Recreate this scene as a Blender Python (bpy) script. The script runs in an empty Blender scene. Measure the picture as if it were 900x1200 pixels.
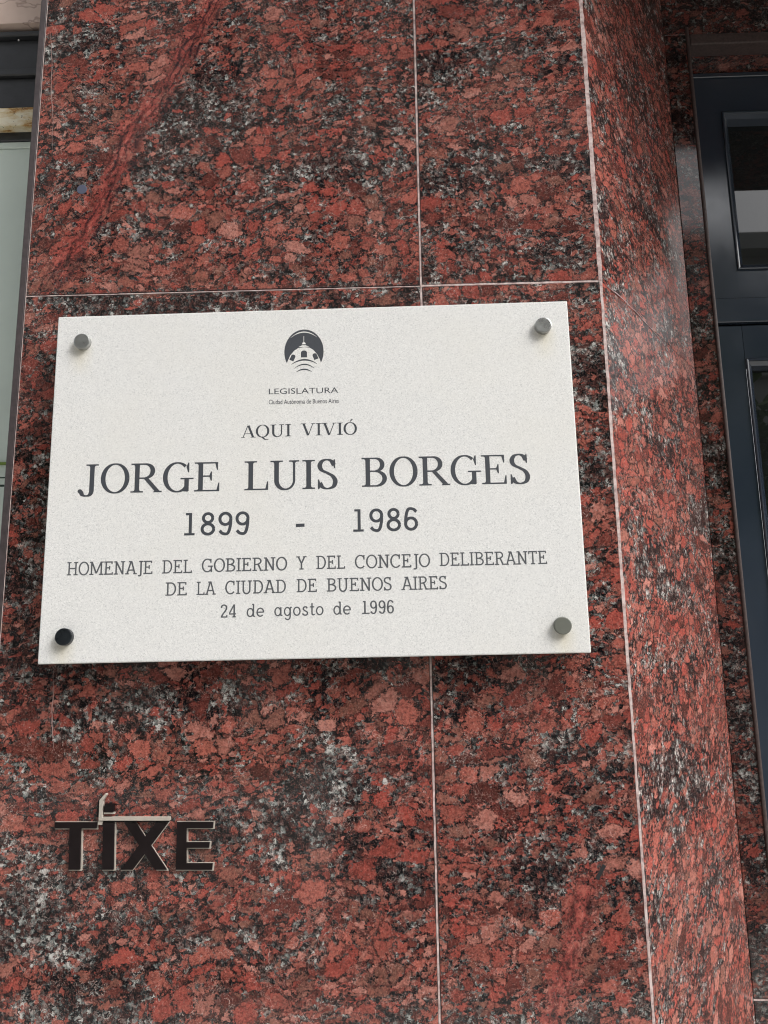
import bpy, bmesh, math, random
from mathutils import Vector, Matrix
random.seed(7)
SC = bpy.context.scene
COL = SC.collection
rad = math.radians

# ------------------------------------------------------------------ camera
# y = 0 is the polished front face of the wall, z = 0 the pavement
CZ = 1.55; PITCH, ROLL, YAW, DIST, FPX = 0.1825, -0.0152, -0.0248, 0.8731, 901.0
CAM = Vector((0, -DIST, CZ))
_f = Vector((math.sin(YAW)*math.cos(PITCH), math.cos(YAW)*math.cos(PITCH), math.sin(PITCH)))
_r = Vector((math.cos(YAW), -math.sin(YAW), 0)); _u = _r.cross(_f)
_r, _u = _r*math.cos(ROLL)+_u*math.sin(ROLL), -_r*math.sin(ROLL)+_u*math.cos(ROLL)
cd = bpy.data.cameras.new('camera'); cam = bpy.data.objects.new('camera', cd); COL.objects.link(cam)
cd.sensor_fit = 'HORIZONTAL'; cd.sensor_width = 36; cd.lens = 36*FPX/900; cd.clip_start = 0.02; cd.clip_end = 500
cam.matrix_world = Matrix(((_r.x, _u.x, -_f.x, CAM.x), (_r.y, _u.y, -_f.y, CAM.y), (_r.z, _u.z, -_f.z, CAM.z), (0, 0, 0, 1)))
SC.camera = cam

# ------------------------------------------------------------------ world, sun, exposure (bright overcast)
SUN_EL, SUN_AZ = 44, 120      # azimuth clockwise from +Y seen from above
w = bpy.data.worlds.new('World'); SC.world = w; w.use_nodes = True
nt = w.node_tree; nt.nodes.clear()
sky = nt.nodes.new('ShaderNodeTexSky'); sky.sky_type = 'NISHITA'; sky.sun_disc = False
sky.sun_elevation = rad(SUN_EL); sky.sun_rotation = rad(SUN_AZ); sky.dust_density = 4; sky.air_density = 1
hs = nt.nodes.new('ShaderNodeHueSaturation'); hs.inputs['Saturation'].default_value = 0.22
bg = nt.nodes.new('ShaderNodeBackground'); bg.inputs['Strength'].default_value = 0.15
wo = nt.nodes.new('ShaderNodeOutputWorld')
nt.links.new(sky.outputs[0], hs.inputs['Color']); nt.links.new(hs.outputs[0], bg.inputs[0]); nt.links.new(bg.outputs[0], wo.inputs[0])
sd = bpy.data.lights.new('sun', 'SUN'); sd.energy = 1.5; sd.angle = rad(28); sd.color = (1, 0.985, 0.96)
so = bpy.data.objects.new('sun', sd); COL.objects.link(so); so.location = (0, -6, 12)
el, az = rad(SUN_EL), rad(SUN_AZ)
so.rotation_euler = Vector((-math.sin(az)*math.cos(el), -math.cos(az)*math.cos(el), -math.sin(el))).to_track_quat('-Z', 'Y').to_euler()
SC.view_settings.view_transform = 'Standard'; SC.view_settings.look = 'None'
SC.view_settings.exposure = 0.85; SC.view_settings.gamma = 1
SC.cycles.filter_width = 1.1
SC.render.resolution_x = 768; SC.render.resolution_y = 1024

# ------------------------------------------------------------------ helpers
def at(px, py, Y=0.0):
    """world point on the vertical plane y = Y that is seen at photo pixel (px, py) of 900 x 1200"""
    d = _r*(px-450)+_u*(600-py)+_f*FPX
    return CAM+d*((Y-CAM.y)/d.y)

def srgb(r, g, b):
    f = lambda c: (c/255)/12.92 if c/255 <= 0.04045 else ((c/255+0.055)/1.055)**2.4
    return (f(r), f(g), f(b), 1)

def tag(o, label=None, cat=None, group=None, kind=None):
    if label: o['label'] = label
    if cat: o['category'] = cat
    if group: o['group'] = group
    if kind: o['kind'] = kind
    return o

def empty(name, loc=(0, 0, 0)):
    o = bpy.data.objects.new(name, None); COL.objects.link(o); o.location = loc; o.empty_display_size = .05
    return o

def obj(name, bm, mat, parent=None, mw=None, smooth=False):
    me = bpy.data.meshes.new(name); bm.to_mesh(me); bm.free()
    if mat: me.materials.append(mat)
    if smooth:
        for p in me.polygons: p.use_smooth = True
    o = bpy.data.objects.new(name, me); COL.objects.link(o)
    if parent is not None:
        o.parent = parent
        pw = Matrix.Translation(parent.location) if parent.parent is None else parent.parent.matrix_basis @ parent.matrix_basis
        o.matrix_parent_inverse = Matrix.Identity(4)
        o.matrix_basis = pw.inverted() @ (mw if mw is not None else Matrix.Identity(4))
    elif mw is not None: o.matrix_basis = mw
    return o

def boxbm(x0, x1, y0, y1, z0, z1, bev=0.0, bm=None, seg=1):
    own = bm is None
    if own: bm = bmesh.new()
    r = bmesh.ops.create_cube(bm, size=1)
    vs = r['verts']
    for v in vs:
        v.co = Vector(((x0+x1)/2+v.co.x*(x1-x0), (y0+y1)/2+v.co.y*(y1-y0), (z0+z1)/2+v.co.z*(z1-z0)))
    if bev:
        es = list({e for v in vs for e in v.link_edges})
        bmesh.ops.bevel(bm, geom=es, offset=bev, segments=seg, affect='EDGES', profile=.5)
    return bm

def box(name, x0, x1, y0, y1, z0, z1, mat, parent=None, bev=0.0, seg=1):
    cx, cy, cz = (x0+x1)/2, (y0+y1)/2, (z0+z1)/2
    bm = boxbm(x0-cx, x1-cx, y0-cy, y1-cy, z0-cz, z1-cz, bev, seg=seg)
    return obj(name, bm, mat, parent, Matrix.Translation((cx, cy, cz)))

# ------------------------------------------------------------------ materials
class NB:
    def __init__(s, name):
        s.m = bpy.data.materials.new(name); s.m.use_nodes = True
        s.t = s.m.node_tree; s.b = s.t.nodes['Principled BSDF']
    def n(s, typ, **k):
        o = s.t.nodes.new('ShaderNode'+typ)
        for a, v in k.items(): setattr(o, a, v)
        return o
    def put(s, sock, v):
        if hasattr(v, 'links') or isinstance(v, bpy.types.NodeSocket): s.t.links.new(v, sock)
        elif v is not None: sock.default_value = v
    def math(s, op, a, b=None, c=None, clamp=False):
        o = s.n('Math', operation=op, use_clamp=clamp)
        s.put(o.inputs[0], a)
        if b is not None: s.put(o.inputs[1], b)
        if c is not None: s.put(o.inputs[2], c)
        return o.outputs[0]
    def vmath(s, op, a, b=None, scale=None):
        o = s.n('VectorMath', operation=op)
        s.put(o.inputs[0], a)
        if b is not None: s.put(o.inputs[1], b)
        if scale is not None: s.put(o.inputs['Scale'], scale)
        return o.outputs[0]
    def mix(s, f, a, b, mode='MIX'):
        o = s.n('Mix', data_type='RGBA', blend_type=mode)
        s.put(o.inputs[0], f); s.put(o.inputs[6], a); s.put(o.inputs[7], b)
        return o.outputs[2]
    def noise(s, vec, scale, detail=2, rough=.5, dist=0.0):
        o = s.n('TexNoise'); s.put(o.inputs['Vector'], vec)
        o.inputs['Scale'].default_value = scale; o.inputs['Detail'].default_value = detail
        o.inputs['Roughness'].default_value = rough; o.inputs['Distortion'].default_value = dist
        return o
    def voro(s, vec, scale, feature='F1', rnd=1.0):
        o = s.n('TexVoronoi', feature=feature); s.put(o.inputs['Vector'], vec)
        o.inputs['Scale'].default_value = scale; o.inputs['Randomness'].default_value = rnd
        return o
    def ramp(s, f, stops, interp='LINEAR'):
        o = s.n('ValToRGB'); s.put(o.inputs[0], f); r = o.color_ramp; r.interpolation = interp
        while len(r.elements) < len(stops): r.elements.new(0.5)
        for e, (p, c) in zip(r.elements, stops): e.position = p; e.color = c
        return o.outputs[0]
    def rng(s, v, a, b, c=0.0, d=1.0):
        o = s.n('MapRange'); s.put(o.inputs[0], v)
        for i, x in enumerate((a, b, c, d)): o.inputs[i+1].default_value = x
        return o.outputs[0]
    def sep(s, col):
        o = s.n('SeparateColor'); s.put(o.inputs[0], col); return o.outputs
    def seed(s):
        co = s.n('TexCoord').outputs['Object']; oi = s.n('ObjectInfo').outputs['Random']
        cb = s.n('CombineXYZ')
        for i, k in enumerate((37.0, 91.0, 53.0)): s.put(cb.inputs[i], s.math('MULTIPLY', oi, k))
        return co, s.vmath('ADD', co, cb.outputs[0]), oi
    def bump(s, h, strength, dist):
        o = s.n('Bump'); o.inputs['Strength'].default_value = strength; o.inputs['Distance'].default_value = dist
        s.put(o.inputs['Height'], h); s.put(s.b.inputs['Normal'], o.outputs[0])

def granite(name, veins=(), rough=0.07, redness=0.0, dull=0.0, size=.93, gain=1.58):
    """polished red granite. veins: (x0, z0, x1, z1, half width, dark line?) in slab metres"""
    N = NB(name)
    co, P, rnd = N.seed()
    cen = lambda n: N.vmath('SUBTRACT', n.outputs['Color'], (.5, .5, .5))
    w1 = N.noise(P, 6, 2, .5); w2 = N.noise(P, 70, 3, .6); w3 = N.noise(P, 330, 3, .65)
    Q = N.vmath('ADD', P, N.vmath('SCALE', cen(w1), scale=.07))
    Q = N.vmath('ADD', Q, N.vmath('SCALE', cen(w2), scale=.013))
    Q = N.vmath('ADD', Q, N.vmath('SCALE', cen(w3), scale=.0065))
    m0 = N.n('Mapping'); N.put(m0.inputs['Vector'], Q); m0.inputs['Rotation'].default_value = (0, rad(12), 0)
    mp = N.n('Mapping'); N.put(mp.inputs['Vector'], m0.outputs[0]); mp.inputs['Scale'].default_value = (.64/size, .8/size, 1.0/size)
    A = mp.outputs[0]
    veinm = None; veind = None
    sp = N.n('SeparateXYZ'); N.put(sp.inputs[0], co)
    wob = N.math('MULTIPLY', N.math('SUBTRACT', N.noise(co, 9, 3, .6).outputs[0], .5), .06)
    for (x0, z0, x1, z1, hw, dark) in veins:
        L = math.hypot(x1-x0, z1-z0); tx, tz = (x1-x0)/L, (z1-z0)/L
        d = N.math('ADD', N.math('MULTIPLY', N.math('SUBTRACT', sp.outputs[0], x0), -tz), N.math('MULTIPLY', N.math('SUBTRACT', sp.outputs[2], z0), tx))
        d = N.math('ADD', d, wob)
        t = N.math('ADD', N.math('MULTIPLY', N.math('SUBTRACT', sp.outputs[0], x0), tx/L), N.math('MULTIPLY', N.math('SUBTRACT', sp.outputs[2], z0), tz/L))
        tm = N.math('MULTIPLY', N.rng(t, -.12, .06), N.rng(t, 1.15, .95))
        m = N.math('MULTIPLY', N.rng(N.math('ABSOLUTE', d), hw*1.2, hw*.3), tm)
        veinm = m if veinm is None else N.math('MAXIMUM', veinm, m)
        if dark:
            for off, wd in ((hw*.75, .0026), (-hw*.15, .0013), (hw*.3, .0011)):
                dd = N.math('ABSOLUTE', N.math('ADD', N.math('ADD', d, off), N.math('MULTIPLY', N.math('SUBTRACT', w3.outputs[0], .5), .007)))
                q = N.math('MULTIPLY', N.rng(dd, wd*1.8, wd*.3), tm)
                q = N.math('MULTIPLY', q, N.rng(N.noise(co, 26+off*900, 3, .6).outputs[0], .42, .55))
                veind = q if veind is None else N.math('MAXIMUM', veind, q)
    vb = N.voro(A, 58); vbe = N.voro(A, 58, 'DISTANCE_TO_EDGE')
    vs = N.voro(A, 125); vse = N.voro(A, 125, 'DISTANCE_TO_EDGE')
    vt = N.voro(A, 230)
    cb = N.sep(vb.outputs['Color']); cs = N.sep(vs.outputs['Color']); ct = N.sep(vt.outputs['Color'])
    clus = N.noise(N.vmath('MULTIPLY', P, (.55, 1, 1.2)), 11, 4, .6).outputs[0]
    lo = N.math('MULTIPLY', N.math('SUBTRACT', clus, .5), 2.3)
    bias = N.math('ADD', lo, redness-.035)
    if veinm is not None: bias = N.math('ADD', bias, N.math('MULTIPLY', veinm, .5))
    bigm = N.rng(N.math('ADD', cb[0], bias), .64, .66)
    smlm = N.rng(N.math('ADD', cs[0], bias), .60, .62)
    tinm = N.rng(N.math('ADD', ct[0], bias), .66, .70)
    rag = N.noise(P, 300, 4, .75).outputs[0]; r0 = N.math('SUBTRACT', rag, .5)
    eb = N.rng(N.math('ADD', vbe.outputs[0], N.math('MULTIPLY', r0, .75)), .05, .09)
    es = N.rng(N.math('ADD', vse.outputs[0], N.math('MULTIPLY', r0, .85)), .06, .11)
    big = N.math('MULTIPLY', bigm, eb)
    rim = N.math('MULTIPLY', bigm, N.math('SUBTRACT', 1.0, eb))
    sml = N.math('MULTIPLY', N.math('MULTIPLY', smlm, es), N.math('SUBTRACT', 1.0, rim))
    rims = N.math('MULTIPLY', smlm, N.math('SUBTRACT', 1.0, es))
    reds = [(0, srgb(78, 40, 34)), (.16, srgb(112, 54, 44)), (.32, srgb(142, 62, 48)), (.46, srgb(128, 70, 58)), (.62, srgb(150, 82, 68)), (.78, srgb(108, 72, 60)), (.92, srgb(146, 92, 80)), (1, srgb(158, 108, 96))]
    m5 = N.math('MULTIPLY', N.math('SUBTRACT', N.noise(P, 130, 3, .6).outputs[0], .5), .35)
    rb = N.ramp(N.math('ADD', cb[1], m5), reds); rs = N.ramp(N.math('ADD', cs[1], m5), reds)
    rt = N.ramp(ct[1], reds)
    # dark matrix of biotite, quartz and grey feldspar specks
    F = N.vmath('ADD', P, N.vmath('SCALE', cen(w3), scale=.010))
    F = N.vmath('ADD', F, N.vmath('SCALE', cen(N.noise(P, 900, 2, .6)), scale=.0025))
    vf = N.voro(F, 300); cf = N.sep(vf.outputs['Color'])
    cl2 = N.noise(P, 42, 4, .65).outputs[0]
    mv = N.math('ADD', N.math('MULTIPLY', cf[0], .85), N.math('MULTIPLY', N.math('SUBTRACT', cl2, .50), 2.0))
    mat = N.ramp(mv, [(0, srgb(10, 11, 15)), (.40, srgb(19, 22, 27)), (.54, srgb(44, 48, 50)), (.66, srgb(84, 89, 88)), (.82, srgb(124, 128, 125)), (1, srgb(168, 167, 163))])
    mat = N.mix(N.math('MULTIPLY', N.rng(cf[1], .55, .7), .6), mat, srgb(88, 52, 46))
    mat = N.mix(N.math('MULTIPLY', tinm, .85), mat, rt)
    mat = N.mix(N.math('MULTIPLY', N.math('MAXIMUM', rim, rims), .62), mat, srgb(30, 27, 29))
    col = N.mix(sml, mat, rs); col = N.mix(big, col, rb)
    # mottling inside the crystals, dark speckling, cracks, pale flecks
    mott = N.noise(P, 330, 5, .78).outputs[0]
    col = N.mix(1.0, col, N.ramp(mott, [(.32, (.30, .29, .31, 1)), (.44, (.74, .72, .72, 1)), (.54, (1, 1, 1, 1)), (.72, (1.0, 1.0, 1.0, 1))]), 'MULTIPLY')
    big2 = N.noise(P, 620, 4, .8).outputs[0]
    col = N.mix(N.math('MULTIPLY', N.rng(big2, .56, .64), .34), col, srgb(184, 146, 134))
    crk = N.voro(N.vmath('ADD', A, N.vmath('SCALE', cen(w3), scale=.008)), 110, 'DISTANCE_TO_EDGE').outputs[0]
    crm = N.math('MULTIPLY', N.rng(crk, .05, .01), N.rng(rag, .35, .55))
    col = N.mix(N.math('MULTIPLY', crm, .72), col, srgb(30, 24, 25))
    wf = N.math('MULTIPLY', N.rng(N.noise(P, 420, 4, .8).outputs[0], .60, .64), N.rng(cl2, .53, .62))
    col = N.mix(N.math('MULTIPLY', wf, .7), col, srgb(176, 172, 168))
    # fine pale healed cracks
    hc = N.noise(P, 55, 4, .7, 1.2).outputs[0]
    hm = N.math('MULTIPLY', N.rng(N.math('ABSOLUTE', N.math('SUBTRACT', hc, .5)), .006, .001), N.rng(N.noise(P, 30, 2).outputs[0], .52, .6))
    col = N.mix(N.math('MULTIPLY', hm, .6), col, srgb(204, 186, 178))
    if veinm is not None:
        # grains drawn out along the shear direction
        x0, z0, x1, z1 = veins[0][:4]
        st = N.n('Mapping'); N.put(st.inputs['Vector'], N.vmath('ADD', co, N.vmath('SCALE', cen(w2), scale=.012)))
        st.inputs['Rotation'].default_value = (0, math.atan2(z1-z0, x1-x0), 0)
        s0 = st; st = N.n('Mapping'); N.put(st.inputs['Vector'], s0.outputs[0]); st.inputs['Scale'].default_value = (.26, 1, 1)
        streak = N.noise(st.outputs[0], 120, 5, .7).outputs[0]
        vc = N.ramp(streak, [(.38, srgb(40, 30, 32)), (.45, srgb(92, 44, 42)), (.53, srgb(134, 58, 50)), (.62, srgb(148, 76, 66)), (.72, srgb(186, 126, 112))])
        vc = N.mix(1.0, vc, N.ramp(mott, [(.32, (.5, .5, .5, 1)), (.5, (1, 1, 1, 1))]), 'MULTIPLY')
        col = N.mix(N.math('MULTIPLY', veinm, N.rng(N.math('ADD', rag, N.math('MULTIPLY', veinm, .13)), .54, .63, 0, .8)), col, vc)
        if veind is not None: col = N.mix(N.math('MULTIPLY', veind, .8), col, srgb(34, 30, 36))
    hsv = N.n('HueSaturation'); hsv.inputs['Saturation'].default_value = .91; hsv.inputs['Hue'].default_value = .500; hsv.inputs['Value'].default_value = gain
    gm = N.n('Gamma'); gm.inputs[1].default_value = 1.2; N.put(gm.inputs[0], col)
    N.put(hsv.inputs['Color'], gm.outputs[0]); col = hsv.outputs[0]
    if dull: col = N.mix(dull, col, srgb(120, 104, 100))
    N.put(N.b.inputs['Base Color'], col)
    dust = N.noise(P, 5, 4, .6).outputs[0]
    N.put(N.b.inputs['Roughness'], N.rng(dust, .35, .75, rough, rough+.10))
    N.b.inputs['IOR'].default_value = 1.5
    N.bump(N.noise(P, 3.2, 1, .5).outputs[0], .25, .003)
    return N.m

def plain(name, col, rough=.5, metal=0.0, var=.08, scale=40, bump=0.0, ior=1.5):
    N = NB(name); co, P, r = N.seed()
    a = N.noise(P, scale, 4, .6).outputs[0]
    f = N.rng(a, .3, .7, 1-var, 1+var)
    o = N.vmath('MULTIPLY', (col[0], col[1], col[2]), (1, 1, 1))
    v = N.n('VectorMath', operation='SCALE'); v.inputs[0].default_value = col[:3]; N.put(v.inputs['Scale'], f)
    N.put(N.b.inputs['Base Color'], v.outputs[0])
    N.b.inputs['Metallic'].default_value = metal; N.b.inputs['IOR'].default_value = ior
    N.put(N.b.inputs['Roughness'], N.rng(a, .3, .7, max(.02, rough-.05), rough+.05))
    if bump: N.bump(N.noise(P, scale*6, 3, .6).outputs[0], bump, .001)
    return N.m

def plaque_mat():
    N = NB('plaque_stone'); co, P, r = N.seed()
    a = N.voro(P, 1300); c = N.sep(a.outputs['Color'])
    base = N.ramp(c[0], [(0, srgb(180, 180, 180)), (.08, srgb(204, 204, 203)), (.3, srgb(213, 213, 211)), (.85, srgb(222, 221, 219)), (1, srgb(232, 232, 230))])
    n = N.noise(P, 1300, 2, .7).outputs[0]
    base = N.mix(1.0, base, N.ramp(n, [(.3, (.88, .88, .88, 1)), (.55, (1, 1, 1, 1))]), 'MULTIPLY')
    b = N.noise(P, 6, 4, .6).outputs[0]
    base = N.mix(N.rng(b, .45, .75, 0, .35), base, srgb(214, 211, 202))
    # weak rust-coloured run below each screw
    sp = N.n('SeparateXYZ'); N.put(sp.inputs[0], co)
    for (sx, sz) in SCREWS:
        dx = N.math('ABSOLUTE', N.math('SUBTRACT', sp.outputs[0], sx)); dz = N.math('SUBTRACT', sz, sp.outputs[2])
        m = N.math('MULTIPLY', N.rng(dx, .016, .0), N.math('MULTIPLY', N.rng(dz, -.004, .010), N.rng(dz, .045, .012)))
        base = N.mix(N.math('MULTIPLY', m, .45), base, srgb(200, 188, 150))
    N.put(N.b.inputs['Base Color'], base); N.b.inputs['Roughness'].default_value = .55
    N.bump(n, .12, .0006)
    return N.m

def mortar_mat():
    N = NB('mortar'); co, P, r = N.seed()
    a = N.noise(P, 120, 4, .7).outputs[0]
    N.put(N.b.inputs['Base Color'], N.ramp(a, [(.3, srgb(128, 108, 106)), (.45, srgb(178, 156, 152)), (.62, srgb(206, 190, 186))]))
    N.b.inputs['Roughness'].default_value = .85; N.bump(a, .4, .001)
    return N.m

def rusty_mat():
    N = NB('rusty_cream_paint'); co, P, r = N.seed()
    a = N.noise(N.vmath('MULTIPLY', P, (.6, 1, 1.6)), 55, 4, .7).outputs[0]; b = N.noise(P, 160, 3, .7).outputs[0]
    c = N.ramp(a, [(.40, srgb(222, 214, 192)), (.56, srgb(206, 186, 146)), (.63, srgb(176, 132, 72)), (.72, srgb(110, 72, 40))])
    c = N.mix(N.rng(b, .64, .70), c, srgb(70, 58, 42))
    N.put(N.b.inputs['Base Color'], c); N.b.inputs['Roughness'].default_value = .6
    return N.m

def stucco_mat():
    N = NB('pink_stucco'); co, P, r = N.seed()
    a = N.noise(P, 14, 4, .6).outputs[0]
    c = N.ramp(a, [(.3, srgb(196, 172, 160)), (.7, srgb(214, 192, 180))])
    k = N.voro(N.vmath('ADD', N.vmath('MULTIPLY', P, (.35, 1, 1.3)), N.vmath('SCALE', N.noise(P, 18, 3, .6).outputs['Color'], scale=.05)), 16, 'DISTANCE_TO_EDGE').outputs[0]
    c = N.mix(N.math('MULTIPLY', N.rng(k, .02, .004), .5), c, srgb(128, 100, 90))
    N.put(N.b.inputs['Base Color'], c); N.b.inputs['Roughness'].default_value = .9; N.bump(a, .3, .004)
    return N.m

def glass_mat():
    N = NB('door_glass')
    N.b.inputs['Base Color'].default_value = (.012, .014, .014, 1); N.b.inputs['Roughness'].default_value = .015
    N.b.inputs['IOR'].default_value = 1.65
    return N.m

def leaf_mat():
    N = NB('leaves'); co, P, r = N.seed()
    a = N.noise(P, 2.5, 3, .6).outputs[0]
    N.put(N.b.inputs['Base Color'], N.ramp(a, [(.3, (.06, .10, .02, 1)), (.7, (.14, .19, .05, 1))])); N.b.inputs['Roughness'].default_value = .6
    return N.m

# plaque frame of reference: measured 600 x 404 mm, turned 0.33 deg
PW, PH, PT, PY = .6, .404, .022, -.030
PC = Vector((-.1023, 0, CZ+.1981)); PTILT = .0058
def plq(px, py):
    p = at(px, py, PY); dx, dz = p.x-PC.x, p.z-PC.z; c, s = math.cos(PTILT), math.sin(PTILT)
    return (dx*c+dz*s, -dx*s+dz*c)
SCREW_PX = [(95.5, 399.5), (637, 380.8), (660, 732.8), (74, 746.5)]
SCREWS = [plq(*p) for p in SCREW_PX]
PMW = Matrix.Translation((PC.x, 0, PC.z)) @ Matrix.Rotation(-PTILT, 4, 'Y')

M = {}
M['granite'] = granite('red_granite')
M['granite_painted_shade'] = granite('red_granite_painted_shade', rough=.06, redness=-.10, size=.8, gain=1.0)  # same stone; lower gain and redness paint the recess shade into its colour
M['honed_painted_light'] = granite('honed_red_granite_painted_light', rough=.13, redness=.05, size=.88, gain=2.15)  # same stone, honed; higher gain paints the light on the reveal into its colour
M['mortar'] = mortar_mat()
M['plaque'] = plaque_mat()
M['joint_dark'] = plain('tinted_mortar', srgb(112, 84, 80), .8, var=.3, scale=200)
M['ink'] = plain('letter_paint', srgb(58, 61, 67), .6, var=.12, scale=500)
M['ink_small'] = plain('small_letter_paint', srgb(78, 80, 84), .6, var=.14, scale=500)
M['bronze'] = plain('dark_bronze', srgb(22, 15, 16), .45, var=.2, scale=60, ior=1.3)
M['pale_metal'] = plain('pale_brushed_metal', srgb(172, 164, 154), .4, metal=.1, var=.1, scale=80)
M['screw'] = plain('steel_cap', srgb(165, 166, 164), .30, metal=.85, var=.15, scale=90)
M['screw_grey'] = plain('dull_grey_cap', srgb(110, 112, 104), .5, metal=.2, var=.06, scale=60)
M['screw_black'] = plain('black_cap', srgb(30, 34, 38), .3, metal=.3, var=.2, scale=90)  # darker base colour for the bottom left cap and the spacers
M['door_paint'] = plain('navy_door_enamel', srgb(44, 53, 65), .13, var=.06, scale=12, ior=1.75)
M['gap'] = plain('near_black', (.008, .008, .009, 1), .7)  # paints the shade inside the door gap; also colours the chip mark
M['glass'] = glass_mat()
M['concrete'] = plain('concrete_core', (.25, .24, .23, 1), .9)
M['trim'] = plain('dull_edge_stone', srgb(62, 54, 55), .6, var=.3, scale=160)
M['chamfer'] = plain('ground_granite_edge', srgb(74, 62, 60), .45, var=.35, scale=220)
M['black_metal'] = plain('black_window_metal', srgb(46, 47, 50), .45, var=.25, scale=45, bump=.2)
M['rust'] = rusty_mat()
M['stucco'] = stucco_mat()
M['green_panel'] = plain('pale_green_enamel', srgb(208, 220, 212), .4, var=.05, scale=9)
M['green_line'] = plain('moss_green_paint', srgb(116, 140, 56), .5)
M['green_dark'] = plain('deep_green_paint', srgb(34, 58, 48), .5)
M['pavement'] = plain('pavement_tiles', (.42, .41, .38, 1), .8, var=.15, scale=4)
M['road'] = plain('asphalt', (.05, .05, .05, 1), .9, var=.2, scale=6)
M['facade'] = plain('cream_render', (.66, .62, .54, 1), .9, var=.08, scale=1.5)
M['facade2'] = plain('grey_render', (.55, .54, .51, 1), .9, var=.1, scale=1.5)
M['pane'] = plain('window_pane', (.02, .025, .03, 1), .05)
M['bark'] = plain('bark', (.07, .055, .04, 1), .9, var=.3, scale=12, bump=.4)
M['leaf'] = leaf_mat()

# ------------------------------------------------------------------ main dimensions read off the photograph
XL = (at(57, 0).x+at(30, 347).x)/2                      # left end of the wall
XJ = (at(484.5, 0).x+at(494, 345).x+at(515.5, 1200).x)/3   # upright joint
XC = (at(680.5, 0).x+at(706, 329).x+at(765.5, 1200).x)/3   # arris between front and splayed reveal
ZJ = (at(30, 347).z+at(492, 335).z+at(704, 328.7).z)/3     # bed joint
SPL = rad(54)                                           # splay of the reveal
RD = Vector((math.cos(SPL), math.sin(SPL), 0))          # along the reveal, into the wall
def on_reveal(px, py):
    d = _r*(px-450)+_u*(600-py)+_f*FPX; n = Vector((-RD.y, RD.x, 0)); o = Vector((XC, 0, 0))
    return CAM+d*(((o-CAM).dot(n))/d.dot(n))
pe = [on_reveal(x, y) for x, y in ((791, 187), (820, 480), (848, 800), (877, 1110))]
RW = sum((Vector((p.x-XC, p.y, 0))).length for p in pe)/4
YA = RW*math.sin(SPL); XA = XC+RW*math.cos(SPL)          # recessed door surround plane
XD = sum(at(x, y, YA).x for x, y in ((805.5, 60), (838, 320), (868, 640)))/3   # edge of the door opening
ZD = at(850, 40, YA).z                                  # head of the door opening
print('DIM', XL, XJ, XC, ZJ, 'RW', RW, 'YA', YA, XA, XD, ZD)
CH = .006
YDOOR = YA+.07
ZTOP = CZ+1.22                                          # underside of the door canopy
XD2 = XD+1.0; XA2 = XD2+(XD-XA); XC2 = XA2+(XA-XC); XR = XC2+.9
HJ = .0016                                              # half joint

# ------------------------------------------------------------------ ground, road, pavement (behind the camera)
def struct(name, x0, x1, y0, y1, z0, z1, m):
    return tag(box(name, x0, x1, y0, y1, z0, z1, m), kind='structure')
struct('pavement', -30, 30, -3.0, .6, -.3, 0, M['pavement'])
struct('road', -30, 30, -10, -3.004, -.42, -.13, M['road'])
struct('opposite_pavement', -30, 30, -30, -10.004, -.3, 0, M['pavement'])
g = box('ground', -300, 300, -300, 300, -1.2, -.45, M['road']); tag(g, kind='structure')

# ------------------------------------------------------------------ granite wall
wall = empty('granite_wall', (XL, 0, 0))
tag(wall, 'polished red and black granite wall with pale pink joints behind the plaque', 'wall')
def slab(parent, origin, direc, x0, x1, z0, z1, mat, t=.02, name='granite_slab'):
    """a granite slab whose polished face lies on the line origin + s * direc"""
    cx, cz = (x0+x1)/2, (z0+z1)/2
    bm = boxbm(x0-cx, x1-cx, 0, t, z0-cz, z1-cz, .0006)
    inward = Vector((-direc.y, direc.x, 0))
    p = Vector(origin)+direc*cx
    mw = Matrix(((direc.x, inward.x, 0, p.x), (direc.y, inward.y, 0, p.y), (0, 0, 1, cz), (0, 0, 0, 1)))
    return obj(name, bm, mat, parent, mw)
def mortar(parent, p0, p1, width, normal, proud=.0004, seed=0, n=60, mat=None):
    """a thin, slightly uneven ribbon of mortar from p0 to p1"""
    rr = random.Random(seed); bm = bmesh.new()
    p0, p1 = Vector(p0), Vector(p1); d = (p1-p0).normalized(); s = d.cross(normal).normalized(); rows = []
    L = (p1-p0).length; n = max(4, int(L/.008))
    for i in range(n+1):
        q = p0+(p1-p0)*i/n
        a = width*.5*(1+rr.uniform(-.22, .22)); b = width*.5*(1+rr.uniform(-.22, .22))
        f = normal*proud
        rows.append([bm.verts.new(q-s*a-normal*.004), bm.verts.new(q-s*a*.9+f), bm.verts.new(q+s*b*.9+f), bm.verts.new(q+s*b-normal*.004)])
    for r0, r1 in zip(rows, rows[1:]):
        for k in range(3): bm.faces.new((r0[k], r0[k+1], r1[k+1], r1[k]))
    bmesh.ops.recalc_face_normals(bm, faces=bm.faces)
    return obj('mortar_joint', bm, mat or M['mortar'], parent)
X = Vector((1, 0, 0)); FN = Vector((0, -1, 0))
rows_ = [(.0, ZJ-1.12), (ZJ-1.12, ZJ), (ZJ, ZJ+.95), (ZJ+.95, ZJ+2.0)]
cxl = (XL+XJ)/2
def loc2(px, py, cx, cz): p = at(px, py); return (p.x-cx, p.z-cz)
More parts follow.
